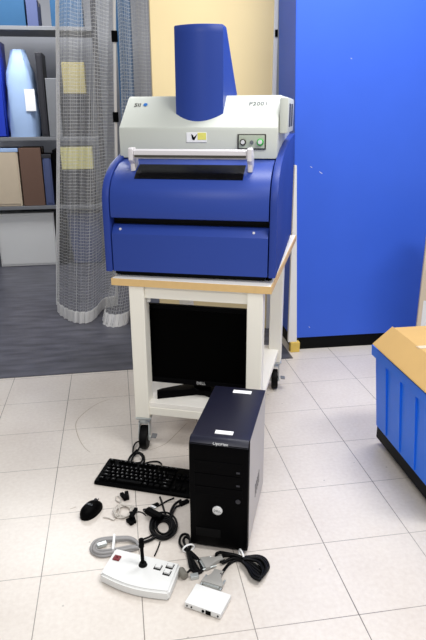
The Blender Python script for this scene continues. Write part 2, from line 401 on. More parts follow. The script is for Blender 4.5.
# cream hood
hl, hr = .012, .630
hood = [(.20, Z(1.1735)), (.197, Z(1.275)), (.201, Z(1.286)), (.212, Z(1.294)), (.335, Z(1.395)), (.348, Z(1.401)), (.362, Z(1.402)), (DEP-.06, Z(1.402)), (DEP-.04, Z(1.385)), (DEP-.03, Z(1.25)), (DEP-.03, Z(1.1735))]
hd = link('hood', prism(bmesh.new(), hood, hl, hr, 'x', .006), 'hood', mc, 30)
vb = link('vent_box', B(hr+.001, hr+.034, .24, .56, Z(1.262), Z(1.392), .008), 'hood', mc, 40)
for i in range(2): link('vent_slot', B(hr+.0335, hr+.0352, .29+i*.12, .37+i*.12, Z(1.285), Z(1.37), .001), 'panel_dark', vb)
# camera tower rising out of the hood
ca0, ca1 = .228, .414
bm = bmesh.new(); rings = []
NZ = 14
for k in range(NZ+1):
    z = 1.30+(1.64-1.30)*k/NZ
    bb = .335+(1.64-z)*1.22 if z > 1.40 else .335+.24*1.22
    bb = min(bb, .66)
    if k == NZ: pass
    ring = []
    for j in range(17):
        s = j/16; a = ca0+(ca1-ca0)*s; ring.append((a, .262-.034*4*s*(1-s)))
    ring += [(ca1, .262+(bb-.262)*.5), (ca1, bb), (ca0, bb), (ca0, .262+(bb-.262)*.5)]
    rings.append([bm.verts.new((x, y, Z(z))) for x, y in ring])
# rounded cap
ring = []
cx, cy = (ca0+ca1)/2, .285
rings.append([bm.verts.new((cx+(v.co.x-cx)*.97, cy+(v.co.y-cy)*.94, Z(1.645))) for v in rings[-1]])
for a, b in zip(rings, rings[1:]):
    n = len(a)
    for k in range(n): bm.faces.new((a[k], a[(k+1) % n], b[(k+1) % n], b[k]))
bm.faces.new(rings[0]); bm.faces.new(rings[-1][::-1])
link('tower', bm, 'blue', mc, 35)
# control panel
fb = .1975
cp = link('control_panel', B(.480, .588, fb-.004, fb+.003, Z(1.206), Z(1.262), .002), 'panel_dark', mc)
link('face_plate', B(.486, .583, fb-.0065, fb-.004, Z(1.211), Z(1.258), .001), 'panel_grey', cp)
for i, (x, r, m) in enumerate(((.502, .0125, 'panel_dark'), (.535, .007, 'legend_grey'), (.567, .0135, 'green'))):
    bt = link('button', cyl(bmesh.new(), r, r*.9, 0, .008, 20, T(x, fb-.0065, Z(1.233), PI/2), .001), m, cp, 40)
    if i == 0:
        tag(bt, 'black ringed button'); link('button_cap', cyl(bmesh.new(), .0075, .007, 0, .004, 16, T(x, fb-.0145, Z(1.233), PI/2)), 'white', cp, 40)
    if i == 1: tag(bt, 'small grey button')
    if i == 2:
        tag(bt, 'green lit push button'); link('button_cap', cyl(bmesh.new(), .0085, .008, 0, .004, 16, T(x, fb-.0145, Z(1.234), PI/2)), 'white', cp, 40)
# sticker
st = link('sticker', B(.283, .362, fb-.0022, fb+.001, Z(1.232), Z(1.268), .001), 'paper', mc)
link('sticker_mark', prism(bmesh.new(), [(.302, Z(1.262)), (.309, Z(1.258)), (.312, Z(1.250)), (.326, Z(1.262)), (.318, Z(1.246)), (.314, Z(1.239)), (.306, Z(1.242))], fb-.0034, fb-.002, 'y'), 'black', st)
link('sticker_band', B(.327, .360, fb-.0032, fb-.002, Z(1.241), Z(1.267), .0005), 'yellow', st)
# lettering on the sloped face of the hood
sl = Vector((0, .123, .101)).normalized(); sn = Vector((0, -.101, .123)).normalized()
def on_slope(x, s): return Vector((x, .212, Z(1.294)))+sl*s+sn*.0022
text('maker_logo', 'SII', .030, 'panel_dark', mc, frame_mtx(on_slope(.062, .115), (1, 0, 0), sl))
link('logo_dot', cyl(bmesh.new(), .0085, .0085, 0, .0012, 16, frame_mtx(on_slope(.094, .117), (1, 0, 0), sl)), 'logo_blue', mc)
text('model_lettering', 'P2001', .030, 'legend_grey', mc, frame_mtx(on_slope(.545, .118), (1, 0, 0), sl))

# ------------------------------------------------------------------ monitor on the cart's shelf
cu = Vector((math.cos(crz), math.sin(crz), 0)); cv = Vector((-math.sin(crz), math.cos(crz), 0))
def cart_pt(a, b, z=0): return Vector((FLc.x, FLc.y, 0))+cu*a+cv*b+Vector((0, 0, z))
mon_b = .085
mp_ = cart_pt(.318, mon_b+.06, SH1+.0005)
mt = thing('computer_monitor', 'black flat-screen monitor on a splayed stand, on the cart\'s lower shelf', 'monitor', mp_, crz)
mw, mz0, mz1 = .216, .060, .402
fy = -.06
bm = B(-mw, mw, fy, fy+.02, mz0, mz0+.024, .003); bx(bm, -mw, mw, fy, fy+.02, mz1-.018, mz1, .003)
bx(bm, -mw, -mw+.018, fy, fy+.02, mz0, mz1, .003); bx(bm, mw-.018, mw, fy, fy+.02, mz0, mz1, .003)
link('bezel', bm, 'black', mt)
link('screen', B(-mw+.016, mw-.016, fy+.004, fy+.012, mz0+.022, mz1-.016), 'screen', mt)
bm = B(-mw+.004, mw-.004, fy+.0125, fy+.035, mz0+.004, mz1-.004, .004); bx(bm, -.13, .13, fy+.033, fy+.06, mz0+.06, mz1-.07, .01)
link('back_shell', bm, 'black', mt)
link('stand_neck', B(-.035, .035, .001, .03, .012, .20, .006), 'black', mt)
bm = B(-.05, .05, -.03, .06, 0, .022, .006)
for s in (-1, 1):
    prism(bm, [(s*.02, -.03), (s*.05, .03), (s*.160, -.050), (s*.176, -.070), (s*.166, -.098)], 0, .030, 'z', .004)
link('stand_base', bm, 'black', mt, 30)
text('maker_logo', 'DELL', .017, 'legend', mt, frame_mtx((.012, fy-.0004, mz0+.012), (1, 0, 0), (0, 0, 1)))

# ------------------------------------------------------------------ computer tower
po = G(190.6, 547.5); prz2 = R(-21.5)
pc = thing('computer_tower', 'black desktop computer tower standing on the tiled floor before the cart', 'computer', (po.x, po.y, 0), prz2)
PW, PD, PH = .185, .390, .404
link('case', B(.004, PW-.001, .03, PD, .012, PH-.008, .002), 'case_grey', pc)
link('top_cover', prism(bmesh.new(), [(.032, PH-.008), (.032, PH-.001), (PD-.012, PH), (PD, PH-.006), (PD, PH-.0075)], .002, PW, 'x', .002), 'navy', pc, 30)
bez = [(.008, .012), (.0, .03), (0, PH-.035), (.003, PH-.016), (.012, PH-.004), (.022, PH), (.030, PH), (.030, .012)]
fbz = link('front_bezel', prism(bmesh.new(), bez, 0, PW+.001, 'x', .004), 'black', pc, 30)
link('bezel_crown', prism(bmesh.new(), [(.0025, PH-.017), (.0115, PH-.0035), (.022, PH+.0008), (.030, PH+.0008), (.030, PH-.002), (.02, PH-.003), (.008, PH-.012)], .002, PW-.001, 'x', .0005), 'navy', pc, 40)
for i in range(2):
    dr = link('drive_bay', B(.017, PW-.017, -.0018, .002, .292-i*.046, .334-i*.046, .0015), 'black', pc)
    link('bay_button', B(PW-.036, PW-.025, -.003, -.001, .300-i*.046, .306-i*.046, .0008), 'legend_grey' if False else 'dark', dr)
link('floppy_bay', B(.017, PW-.017, -.0018, .002, .212, .242, .0015), 'black', pc)
link('port_panel', B(.02, .10, -.0014, .002, .055, .085, .001), 'black_soft', pc)
bd = link('badge', cyl(bmesh.new(), .0165, .0155, 0, .004, 28, T(.090, .0005, .158, PI/2), .001), 'chrome', pc, 40)
text('badge_lettering', 'DELL', .0105, 'legend_grey', bd, frame_mtx((.090, -.0042, .158), (1, 0, 0), (0, 0, 1)))
link('power_button', cyl(bmesh.new(), .008, .0075, 0, .003, 20, T(PW-.03, .0005, .20, PI/2)), 'dark', pc, 40)
text('model_lettering', 'OptiPlex', .0135, 'legend', pc, frame_mtx((.098, .0058, PH-.0115), (1, 0, 0), (0, .7, .74)))
tag(link('asset_sticker', B(.072, .128, .046, .066, PH-.0012, PH+.0012), 'paper', pc), 'white sticker near the front of the top')
tag(link('asset_sticker', B(.075, .140, .335, .357, PH-.0012, PH+.0012), 'paper', pc), 'white sticker near the back of the top')
for x in (.02, PW-.02):
    for y in (.05, PD-.04): link('foot', cyl(bmesh.new(), .011, .01, 0, .0125, 16, T(x, y, 0)), 'black_soft', pc, 40)
for i in range(5): link('vent_slot', B(PW-.0015, PW-.0003, .17+i*.022, .178+i*.022, .10, .15), 'dark', pc)

# ------------------------------------------------------------------ keyboard
ko = G(94, 484.5); krz = R(-23.5)
kb = thing('computer_keyboard', 'black keyboard lying on the floor left of the computer tower', 'keyboard', (ko.x, ko.y, 0), krz)
KL, KD = .424, .150
def kz(y): return .016+.012*y/KD
link('body', prism(bmesh.new(), [(0, .001), (0, .010), (.006, .015), (KD-.008, .026), (KD, .024), (KD, .001)], 0, KL, 'x', .003), 'black', kb, 30)
legends = [list('1234567890-='), list('QWERTYUIOP[]'), list("ASDFGHJKL;'"), list('ZXCVBNM,./')]
ks = .0190
kme = {}
def key(x, y, w, d=.0165, leg=None):
    k = (round(w, 4), round(d, 4))
    tilt = math.atan2(.012, KD)
    if k not in kme:
        b = bmesh.new(); bmesh.ops.create_cube(b, size=1)
        for v in b.verts:
            top_ = v.co.z > 0; f = .80 if top_ else 1
            v.co = Vector((v.co.x*(w-.0022 if not top_ else w-.006), v.co.y*d*f, (v.co.z+.5)*.0085))
        bmesh.ops.bevel(b, geom=b.edges[:], offset=.0008, segments=1, affect='EDGES')
        me = bpy.data.meshes.new('key'); b.to_mesh(me); b.free(); me.materials.append(M['black']); kme[k] = me
    o = bpy.data.objects.new('key', kme[k]); COL.objects.link(o); o.parent = kb
    o.location = (x+w/2, y, kz(y)-.0005); o.rotation_euler.x = tilt
    if leg:
        me = text_mesh(leg, .0085 if len(leg) == 1 else .0055)
        if not me.materials: me.materials.append(M['key_legend'])
        l = bpy.data.objects.new('key_legend', me); COL.objects.link(l); l.parent = o; l.location = (-.002 if len(leg) == 1 else 0, .001, .0088)
x0 = .013; ys = [.020+i*.0192 for i in range(5)]; yF = .128
key(x0, yF, ks, .0145, 'Esc')
for g in range(3):
    for i in range(4): key(x0+ks*(2+g*4.5+i), yF, ks, .0145, 'F%d' % (g*4+i+1))
key(x0, ys[4], ks)
for i, c in enumerate(legends[0]): key(x0+ks*(1+i), ys[4], ks, leg=c)
key(x0+ks*13, ys[4], ks*2)
key(x0, ys[3], ks*1.5, leg='Tab')
for i, c in enumerate(legends[1]): key(x0+ks*(1.5+i), ys[3], ks, leg=c)
key(x0+ks*13.5, ys[3], ks*1.5)
key(x0, ys[2], ks*1.75, leg='Caps')
for i, c in enumerate(legends[2]): key(x0+ks*(1.75+i), ys[2], ks, leg=c)
key(x0+ks*12.75, ys[2], ks*2.25, leg='Enter')
key(x0, ys[1], ks*2.25, leg='Shift')
for i, c in enumerate(legends[3]): key(x0+ks*(2.25+i), ys[1], ks, leg=c)
key(x0+ks*12.25, ys[1], ks*2.75, leg='Shift')
xx = x0
for w, l in ((1.25, 'Ctrl'), (1.25, None), (1.25, 'Alt'), (5.5, None), (1.25, 'Alt'), (1.25, None), (1.25, None), (2, 'Ctrl')):
    key(xx, ys[0], ks*w, leg=l); xx += ks*w
for i in range(3):
    for r_ in (3, 4): key(x0+ks*(15.3+i), ys[r_], ks)
    key(x0+ks*(15.3+i), ys[0], ks)
key(x0+ks*16.3, ys[1], ks)
for r_ in (2, 3, 4):
    for i in range(2): key(x0+ks*(18.6+i), ys[r_], ks)
for i in range(2): key(x0+ks*(18.6+i), ys[1], ks)
text('maker_logo', 'DELL', .012, 'legend', kb, frame_mtx((.375, .1295, kz(.1295)+.0006), (1, 0, 0), (0, 1, .08)))

# ------------------------------------------------------------------ mouse
mo2 = G(91.5, 512)
ms = thing('computer_mouse', 'black computer mouse on the floor left of the coiled cords', 'mouse', (mo2.x, mo2.y, 0), R(-32))
bm = bmesh.new(); rings = []
nL = 14; hl_ = .053; hw_ = .029
for i in range(nL+1):
    s = -1+2*i/nL; s = max(-.985, min(.985, s)); y = hl_*s
    w = hw_*(1-abs(s)**3.2)**.5*(1+.06*math.cos(PI*s)); h = .036*(1-abs(s+.15 if s < 0 else s)**2.6)**.6*(1-.12*s) if abs(s) < .98 else .010
    h = max(h, .010)
    rings.append([bm.verts.new((w*math.cos(PI*k/12), y, .001+h*math.sin(PI*k/12)**.7 if 0 < k < 12 else .001)) for k in range(13)])
for a, b in zip(rings, rings[1:]):
    for k in range(12): bm.faces.new((a[k], a[k+1], b[k+1], b[k]))
    bm.faces.new((a[12], a[0], b[0], b[12]))
bm.faces.new(rings[0]); bm.faces.new(rings[-1][::-1])
link('body', bm, 'black', ms, 60)
link('scroll_wheel', cyl(bmesh.new(), .009, .009, -.003, .003, 20, T(0, .028, .0285, 0, PI/2, 0), .001), 'dark', ms, 40)
link('button_seam', B(-.0005, .0005, .0385, .05, .020, .0245), 'dark', ms)
text('palm_logo', 'DELL', .013, 'legend_grey', ms, frame_mtx((0, -.008, .0386), (1, 0, 0), (0, 1, -.05)))

# ------------------------------------------------------------------ joystick controller
bl, br_, fr_, fl_ = G(116, 551, .018), G(180.5, 564, .028), G(169, 593.5, .028), G(100, 577, .018)
jo = (bl+fr_)/2; jrz = math.atan2((br_-bl).y, (br_-bl).x)
jt = thing('joystick_controller', 'white joystick control box with a black lever, on the floor', 'controller', (jo.x, jo.y, 0), jrz)
cj, sj = math.cos(-jrz), math.sin(-jrz)
def jl(p): d = p-jo; return (d.x*cj-d.y*sj, d.x*sj+d.y*cj)
q0, q1, q2, q3 = [jl(p) for p in (fl_, fr_, br_, bl)]
out = []
for i in range(13):
    s = i/12; out.append((q0[0]+(q1[0]-q0[0])*s, q0[1]+(q1[1]-q0[1])*s-.016*math.sin(PI*s)))
out += [q2, q3]
JH = .032
bm = bmesh.new(); b = bmesh.new()
prism(b, out, .004, JH, 'z'); 
ed = [e for e in b.edges if not (abs(e.verts[0].co.z-e.verts[1].co.z) < 1e-6 and e.verts[0].co.z < .01)]
bmesh.ops.bevel(b, geom=[e for e in ed if e.calc_face_angle(0) > .3], offset=.006, segments=3, affect='EDGES')
merge(bm, b)
link('housing', bm, 'white', jt, 40)
bm = bmesh.new(); prism(bm, [(x*.97, y*.97) for x, y in out], 0, .0045, 'z'); link('base_plate', bm, 'grey_plug', jt)
def jloc(px, py): return jl(G(px, py, JH))
sx, sy = jloc(143, 565)
link('lever_boot', cyl(bmesh.new(), .014, .010, JH-.001, JH+.010, 24, T(sx, sy, 0), .001), 'black_soft', jt, 40)
bm = bmesh.new(); tube(bm, [(sx, sy, JH+.008), (sx-.002, sy+.002, JH+.04), (sx-.004, sy+.005, JH+.085)], .0058, 12); cyl(bm, .0085, .0075, 0, .03, 16, T(sx-.0038, sy+.004, JH+.062, R(-2)), .002)
link('lever', bm, 'black', jt, 40)
rx, ry = jloc(117, 558.5)
rb = link('power_switch', B(rx-.011, rx+.011, ry-.010, ry+.010, JH-.001, JH+.005, .0012), 'red', jt)
tag(rb, 'dark red rocker switch')
text('switch_mark', 'O', .008, 'black', rb, frame_mtx((rx, ry, JH+.0053), (1, 0, 0), (0, 1, 0)))
for px, py in ((158, 567.5), (170, 566.5), (167, 573)):
    kx, ky = jloc(px, py)
    link('key_well', B(kx-.0115, kx+.0115, ky-.0105, ky+.0105, JH-.001, JH+.0015, .0005), 'black_soft', jt)
    link('key_cap', B(kx-.008, kx+.0095, ky-.006, ky+.0095, JH, JH+.008, .0012), 'white', jt)

# ------------------------------------------------------------------ small white interface box
BH = .020
c0, c1, c3 = G(184.5, 602, BH), G(220.5, 614.5, BH), G(196, 583, BH)
brz = math.atan2((c1-c0).y, (c1-c0).x); bw = (c1-c0).length; bd_ = (c3-c0).length
it = thing('interface_box', 'small white interface box with round jacks on its front, on the floor', 'box', (c0.x, c0.y, 0), brz)
link('housing', B(0, bw, 0, bd_, .002, BH, .0018), 'white', it)
link('base_plate', B(.003, bw-.003, .003, bd_-.003, 0, .0025), 'grey_plug', it)
for x, r, m in ((.008, .0028, 'dark'), (.022, .0026, 'black'), (.058, .0045, 'black')):
    link('jack', cyl(bmesh.new(), r, r*.8, 0, .003, 16, T(x, .0005, .0105, PI/2)), m, it, 40)
link('video_socket', B(.066, .082, -.002, .002, .004, .017, .001), 'black', it)
link('jack', cyl(bmesh.new(), .0028, .0024, 0, .003, 16, T(bw-.008, .0005, .0105, PI/2)), 'dark', it, 40)

# ------------------------------------------------------------------ cords
def wp(pts, r, bm=None, seg=8, n=8):
    """tube through picture points on the floor: (x, y[, height])"""
    bm = bm or bmesh.new()
    return tube(bm, [G(p[0], p[1], p[2] if len(p) > 2 else r) for p in pts], r, seg, n)
def loops(bm, c, ang, L, Wd, turns, r, jit=.004, fan=0, layer=.6, squash=1.0):
    """a folded hank: long loops through a waist"""
    c = Vector(c); P = []
    ca, sa = math.cos(ang), math.sin(ang)
    for i in range(turns*20+1):
        t_ = i/20; a = 2*PI*t_; k = t_/turns
        x = L*math.cos(a)*(1+random.uniform(-.0, .0)+.10*math.sin(5*k*PI)); y = Wd*math.sin(a)*(1+fan*(k-.5))+jit*math.sin(7.3*t_)
        z = r+layer*r*2*k*turns*.5+.3*r*math.sin(a*2+k*3)*(.5)
        P.append((c.x+x*ca-y*sa, c.y+x*sa+y*ca, max(z, r)))
    tube(bm, P, r, 7, 2); return bm
def tie(name, c, ang, w, h, parent, th=.005):
    bm = bmesh.new(); P = []
    for i in range(25):
        a = 2*PI*i/24; P.append((c[0]-math.sin(ang)*w*math.cos(a), c[1]+math.cos(ang)*w*math.cos(a), max(.003, h/2+h/2*math.sin(a))))
    tube(bm, P, th*.6, 6, 2)
    return link(name, bm, 'tie', parent, 60)
def plug(bm_parent, name, p0, p1, w, h, m, parent, z=None, bev=.002):
    p0 = Vector(p0); p1 = Vector(p1); d = p1-p0; L = d.length
    bm = B(-.0, L, -w/2, w/2, 0, h, bev, mtx=T(p0.x, p0.y, z if z is not None else .0005, 0, 0, math.atan2(d.y, d.x)))
    return link(name, bm, m, parent)

# (1) pale cord with two black plugs
a = G(124, 513)
e1 = thing('pale_cord', 'pale thin cord coiled on the floor between mouse and black coil', 'cable', (0, 0, 0), 0, 'cords on the floor')
bm = bmesh.new()
P = [G(103, 517, .003), G(109, 518, .003), G(114, 520, .003)]
cc = G(123.5, 512.5)
for i in range(58):
    a_ = PI*1.15+2*PI*i/14.0; rr = .032+.006*math.sin(i*1.7); P.append((cc.x+rr*math.cos(a_)*.95, cc.y+rr*math.sin(a_), .003+.0007*(i % 14)*.3+i*.00012))
P += [G(121, 499, .006), G(117, 496, .004), G(116, 500, .003), G(119, 502, .004)]
tube(bm, P, .0026, 6, 3); link('wire', bm, 'clear_cord', e1, 60)
for (p, q) in (((121.5, 495), (126, 501)), ((126.5, 493.5), (127.5, 500.5)), ((131, 514), (134.5, 524)), ((127.5, 521), (132.5, 525.5))):
    plug(None, 'plug', G(*p), G(*q), .014, .012, 'black', e1)
# (2) black coil
e2 = thing('black_coil', 'round coil of black cord between the keyboard and the joystick box', 'cable', (0, 0, 0), 0, 'cords on the floor')
cc = G(163.5, 528)
bm = bmesh.new()
for j in range(9):
    P = []; ra = .022+.0029*j; ox, oy = random.uniform(-.004, .004), random.uniform(-.004, .004)
    for i in range(29):
        a_ = 2*PI*i/28; P.append((cc.x+ox+ra*math.cos(a_)*1.0, cc.y+oy+ra*1.5*math.sin(a_), .004+.0035*(j % 3)+.001*math.sin(a_*2+j)))
    tube(bm, P, .0036, 7, 2)
wp([(160, 497), (162, 503), (164, 510), (166, 516)], .0036, bm)
wp([(170.5, 519), (171, 511), (175, 504), (181, 500)], .0042, bm)
wp([(171, 519, .010), (173, 512, .010), (176, 507, .006), (180, 505.5, .006)], .0036, bm)
wp([(174, 498), (167, 501), (160, 505), (155, 507)], .003, bm)
wp([(152, 507.5), (146, 509), (143.5, 509.5), (145, 512, .006), (148, 515, .01)], .0022, bm)
wp([(160, 542), (158, 548), (154.5, 556)], .0024, bm)
wp([(157, 536, .008), (150, 540, .008), (142, 543, .006), (136, 547, .006)], .0045, bm)
wp([(155, 533, .010), (149, 537, .010), (142, 540, .01), (137, 545, .01)], .003, bm)
link('wire', bm, 'cord', e2, 60)
plug(None, 'plug', G(180, 506), G(188.5, 502), .016, .011, 'black', e2)
plug(None, 'plug', G(152, 508), G(158.5, 505), .012, .010, 'black', e2)
plug(None, 'ferrite_block', G(147, 515), G(162, 523), .022, .018, 'black', e2, .012)
plug(None, 'metal_tip', G(151.5, 514), G(156, 516), .010, .006, 'chrome', e2, .0305, .001)
# (2b) thin cord with plug to the pale cord
e2b = thing('thin_black_lead', 'thin black lead with a plug reaching left from the black coil', 'cable', (0, 0, 0), 0, 'cords on the floor')
bm = wp([(146, 515.5), (142, 512.5), (138, 511.8), (135, 513)], .002)
link('wire', bm, 'cord', e2b, 60)
plug(None, 'plug', G(136.5, 513), G(130.8, 522.5), .013, .012, 'black', e2b, .0125)
# (3) grey hank
e3 = thing('grey_hank', 'grey cord folded and tied with a white band behind the joystick box', 'cable', (0, 0, 0), 0, 'cords on the floor')
bm = bmesh.new()
for off, r, zz in ((0, .0052, .0055), (3.0, .0052, .013), (5.6, .0048, .008)):
    s = 1-off/14
    P = [(139-off*.3, 548-off*.2, zz), (130, 550.6-off*.75, zz), (115, 554-off*.85, zz), (102, 556.2-off*1.0, zz), (93.5+off*.6, 553-off*.55, zz), (91.2+off*.9, 548, zz), (95+off*.8, 541.5+off*.35, zz), (104, 538.5+off*.5, zz), (118, 537.5+off*.5, zz), (129, 537.5+off*.45, zz), (136, 541+off*.25, zz), (138.5, 546, zz)]
    wp(P, r, bm)
link('wire', bm, 'grey_cord', e3, 60)
plug(None, 'plug', G(97, 548.5), G(107, 545.5), .017, .012, 'zinc', e3, .004)
a = G(114, 546); d = (G(114, 556)-G(114, 537))
bm = B(-.004, .004, -.036, .036, .001, .0205, .002, mtx=T(a.x, a.y, 0, 0, 0, R(-4))); link('tie', bm, 'tie', e3)
# (4) short black hank tied white
e4 = thing('short_black_hank', 'short black hank with a white tie at the tower\'s front left corner', 'cable', (0, 0, 0), 0, 'cords on the floor')
bm = bmesh.new()
wp([(187, 551, .008), (182, 547, .008), (179.5, 542), (181, 536), (185, 534), (188.5, 536), (190, 543), (188, 551, .008)], .0042, bm)
wp([(188, 551, .012), (185, 545, .010), (183.5, 540, .01), (186, 537, .010), (190, 540, .010), (190.5, 546, .01), (189, 551, .012)], .0042, bm)
for k in range(4):
    wp([(187+k*.7, 551, .008+.002*k), (188.5+k*1.0, 558, .006+.004*(k % 2)), (190+k*2.2, 566, .006+.003*(k % 2)), (193+k*2.2, 571, .006), (198+k*1.2, 573-k*.5, .006), (202.5-k*.5, 570-k*1.2, .007), (201-k, 563-k, .008), (196-k, 556.5, .010), (190.5, 551.5, .012)], .0042, bm)
wp([(190, 570, .006), (187, 573, .006), (185, 574, .008)], .0034, bm)
link('wire', bm, 'cord', e4, 60)
tc_ = G(188.5, 551.5); tie('tie', (tc_.x, tc_.y), R(-75), .019, .026, e4)
bm = cyl(bmesh.new(), .0125, .0115, -.016, .016, 20, T(G(183, 577).x, G(183, 577).y, .0135, PI/2, 0, R(20)), .003)
tag(link('round_plug', bm, 'plug_dark', e4, 40), 'round grey plug')
plug(None, 'metal_plug', G(190.5, 579), G(198.5, 577.5), .017, .013, 'zinc', e4)
# (5) long black hank with grey connectors
e5 = thing('long_black_hank', 'thick black hank with a white tie in front of the computer tower', 'cable', (0, 0, 0), 0, 'cords on the floor')
bm = bmesh.new()
for k in range(6):
    f = k/5
    z = .006+.006*(k % 3)
    P = [(243, 557.5+2*f, z+.004), (250, 556.5+3*f, z), (258, 556+6*f, z), (265-f*4, 559+8*f, z), (268.5-f*6, 566+6*f, z), (266-f*6, 572+7*f, z), (261-f*3, 576+3.5*f, z), (254-f*2, 572+4*f, z), (247, 565+2*f, z), (242, 560.5+f, z+.004)]
    wp(P, .0046, bm)
for k in range(4): wp([(242, 559.5+k*.6, .014), (248-k*.5, 561+k*1.8, .012), (255-k*.8, 565+k*2.4, .010), (262-k*1.2, 570+k*2.4, .008)], .0046, bm)
wp([(242, 559, .010), (234, 556.5, .008), (226, 555.5, .007), (221, 556.5, .007), (218, 559, .006), (222, 562, .006), (225, 560.5, .008)], .0050, bm)
wp([(242, 557.5, .016), (235, 555, .020), (227, 553.5, .020), (220, 552.5, .012), (216.5, 554, .008), (217, 558.5, .006)], .0050, bm)
wp([(242, 561, .010), (236, 560, .008), (229, 564, .006), (224, 570, .008), (220.5, 575, .012)], .0046, bm)
wp([(241, 559, .016), (234, 558, .014), (228, 560, .012), (222, 563, .012)], .0046, bm)
link('wire', bm, 'cord', e5, 60)
tc_ = G(241.5, 559.5); tie('tie', (tc_.x, tc_.y), R(10), .020, .032, e5)
def dsub(name, p0, p1, w0, w1, parent, label, h=.015):
    p0 = G(*p0); p1 = G(*p1); d = p1-p0; L = d.length; mm = T(p0.x, p0.y, .0005, 0, 0, math.atan2(d.y, d.x))
    bm = prism(bmesh.new(), [(0, -w0/2), (L*.35, -w0/2), (L*.72, -w1/2), (L*.8, -w1/2-.004), (L, -w1/2-.004), (L, w1/2+.004), (L*.8, w1/2+.004), (L*.72, w1/2), (L*.35, w0/2), (0, w0/2)], 0, h, 'z', .002, mm)
    o = tag(link(name, bm, 'grey_plug', parent, 30), label)
    bm = bmesh.new()
    for s in (-1, 1): cyl(bm, .003, .003, -.006, L*.5+.008, 12, mm @ T(L*.55, s*(w1/2+.001), h/2, 0, PI/2, 0))
    link('thumb_screw', bm, 'zinc', o, 40)
    bm = B(L, L+.006, -w1/2+.004, w1/2-.004, h*.2, h*.8, .001, mtx=mm); link('metal_shell', bm, 'zinc', o)
    return o
dsub('connector', (222.5, 560.5), (203, 566.5), .018, .040, e5, 'grey cable connector lying before the tower')
dsub('connector', (219, 573.5), (211.5, 587.5), .030, .058, e5, 'grey cable connector plugged into the white box')
# (6) cord behind the keyboard
e6 = thing('keyboard_cord', 'looped black cord between the front caster and the keyboard', 'cable', (0, 0, 0), 0, 'cords on the floor')
bm = bmesh.new()
wp([(140, 441, .012), (135.5, 443, .01), (133, 449, .008), (133.5, 456), (137, 452), (140, 446, .01)], .0032, bm)
wp([(137, 450, .014), (131, 456, .012), (128.5, 461, .006), (131, 463, .006), (135, 463.5, .012)], .0045, bm)
wp([(133, 455, .01), (139, 452.5, .01), (143.5, 456, .006), (144, 462, .006), (140, 464.5, .006), (134, 463.5, .01), (131.5, 461, .012), (134, 455, .014)], .0042, bm)
wp([(135, 453, .018), (140, 454, .016), (142.5, 458, .012), (141, 462, .01), (136, 463, .01)], .0036, bm)
wp([(143, 464, .006), (150, 462, .006), (157, 461.5, .006), (160.5, 463, .006), (161.5, 464.5, .006)], .0034, bm)
link('wire', bm, 'cord', e6, 60)

# ------------------------------------------------------------------ vinyl curtains
def curtain(name, label, bot, topp, zb, zt, ease=1):
    t_ = thing(name, label, 'curtain', (0, 0, 0), 0, 'vinyl curtains')
    def path(pts): return spline([Vector((x, y, 0)) for x, y in pts], 14)
    Pb, Pt = path(bot), path(topp); n = min(len(Pb), len(Pt))
    NZ = 40
    bm = bmesh.new(); uvl = bm.loops.layers.uv.new('UVMap'); grid = []; U = [0]
    for i in range(1, n): U.append(U[-1]+max((Pb[i]-Pb[i-1]).length, (Pt[i]-Pt[i-1]).length))
    def at_(i, s):
        p = Pb[i].lerp(Pt[i], 1-(1-s)**ease); w = .006*math.sin(i*.9+s*5)+.004*math.sin(i*2.1-s*9)
        return Vector((p.x+w*.4, p.y+w, zb+(zt-zb)*s))
    for k in range(NZ+1): grid.append([bm.verts.new(at_(i, k/NZ)) for i in range(n)])
    for k in range(NZ):
        for i in range(n-1):
            f = bm.faces.new((grid[k][i], grid[k][i+1], grid[k+1][i+1], grid[k+1][i])); f.smooth = True
            for lp, (ii, kk) in zip(f.loops, ((i, k), (i+1, k), (i+1, k+1), (i, k+1))): lp[uvl].uv = (U[ii], zb+(zt-zb)*kk/NZ)
    me = bpy.data.meshes.new('sheet'); bm.to_mesh(me); bm.free(); me.materials.append(M['vinyl'])
    o = bpy.data.objects.new('sheet', me); COL.objects.link(o); o.parent = t_
    # bottom hem: a strip of white webbing with thickness
    bm = bmesh.new(); rows = []
    for i in range(n):
        a0, a1 = at_(i, 0), at_(i, .066/(zt-zb))
        rows.append([bm.verts.new(v) for v in (a0+Vector((0, -.005, -.012)), a1+Vector((0, -.005, 0)), a1+Vector((0, .003, 0)), a0+Vector((0, .003, -.012)))])
    for a, b in zip(rows, rows[1:]):
        for k in range(4): bm.faces.new((a[k], a[(k+1) % 4], b[(k+1) % 4], b[k]))
    bm.faces.new(rows[0]); bm.faces.new(rows[-1][::-1])
    link('hem', bm, 'white_trim', t_, 50)
    return t_, at_, n
CZT = 2.5
def Q(px, py): p = G(px, py); return (p.x, p.y)
b1 = [Q(58, 306), Q(58.5, 313), Q(66, 319), Q(76, 323), Q(88, 323), Q(96, 318), Q(104, 309), Q(117, 306)]
def qts(bot, tops, direct=False):
    o_ = []
    for (x0_, y0_), (px, Y) in zip(bot, tops):
        p = AY(px, 30, Y); f = 1 if direct else CZT/p.z; o_.append((x0_+(p.x-x0_)*f, y0_+(p.y-y0_)*f))
    return o_
t1 = qts(b1, [(58, 4.2), (59.5, 4.0), (68, 3.92), (79, 4.0), (93, 3.9), (102, 4.0), (109, 4.05), (115, 3.88)])
c1, at1, n1 = curtain('vinyl_curtain', 'clear mesh vinyl curtain with a black-clipped white edge, hanging at the left', b1, t1, .014, CZT)
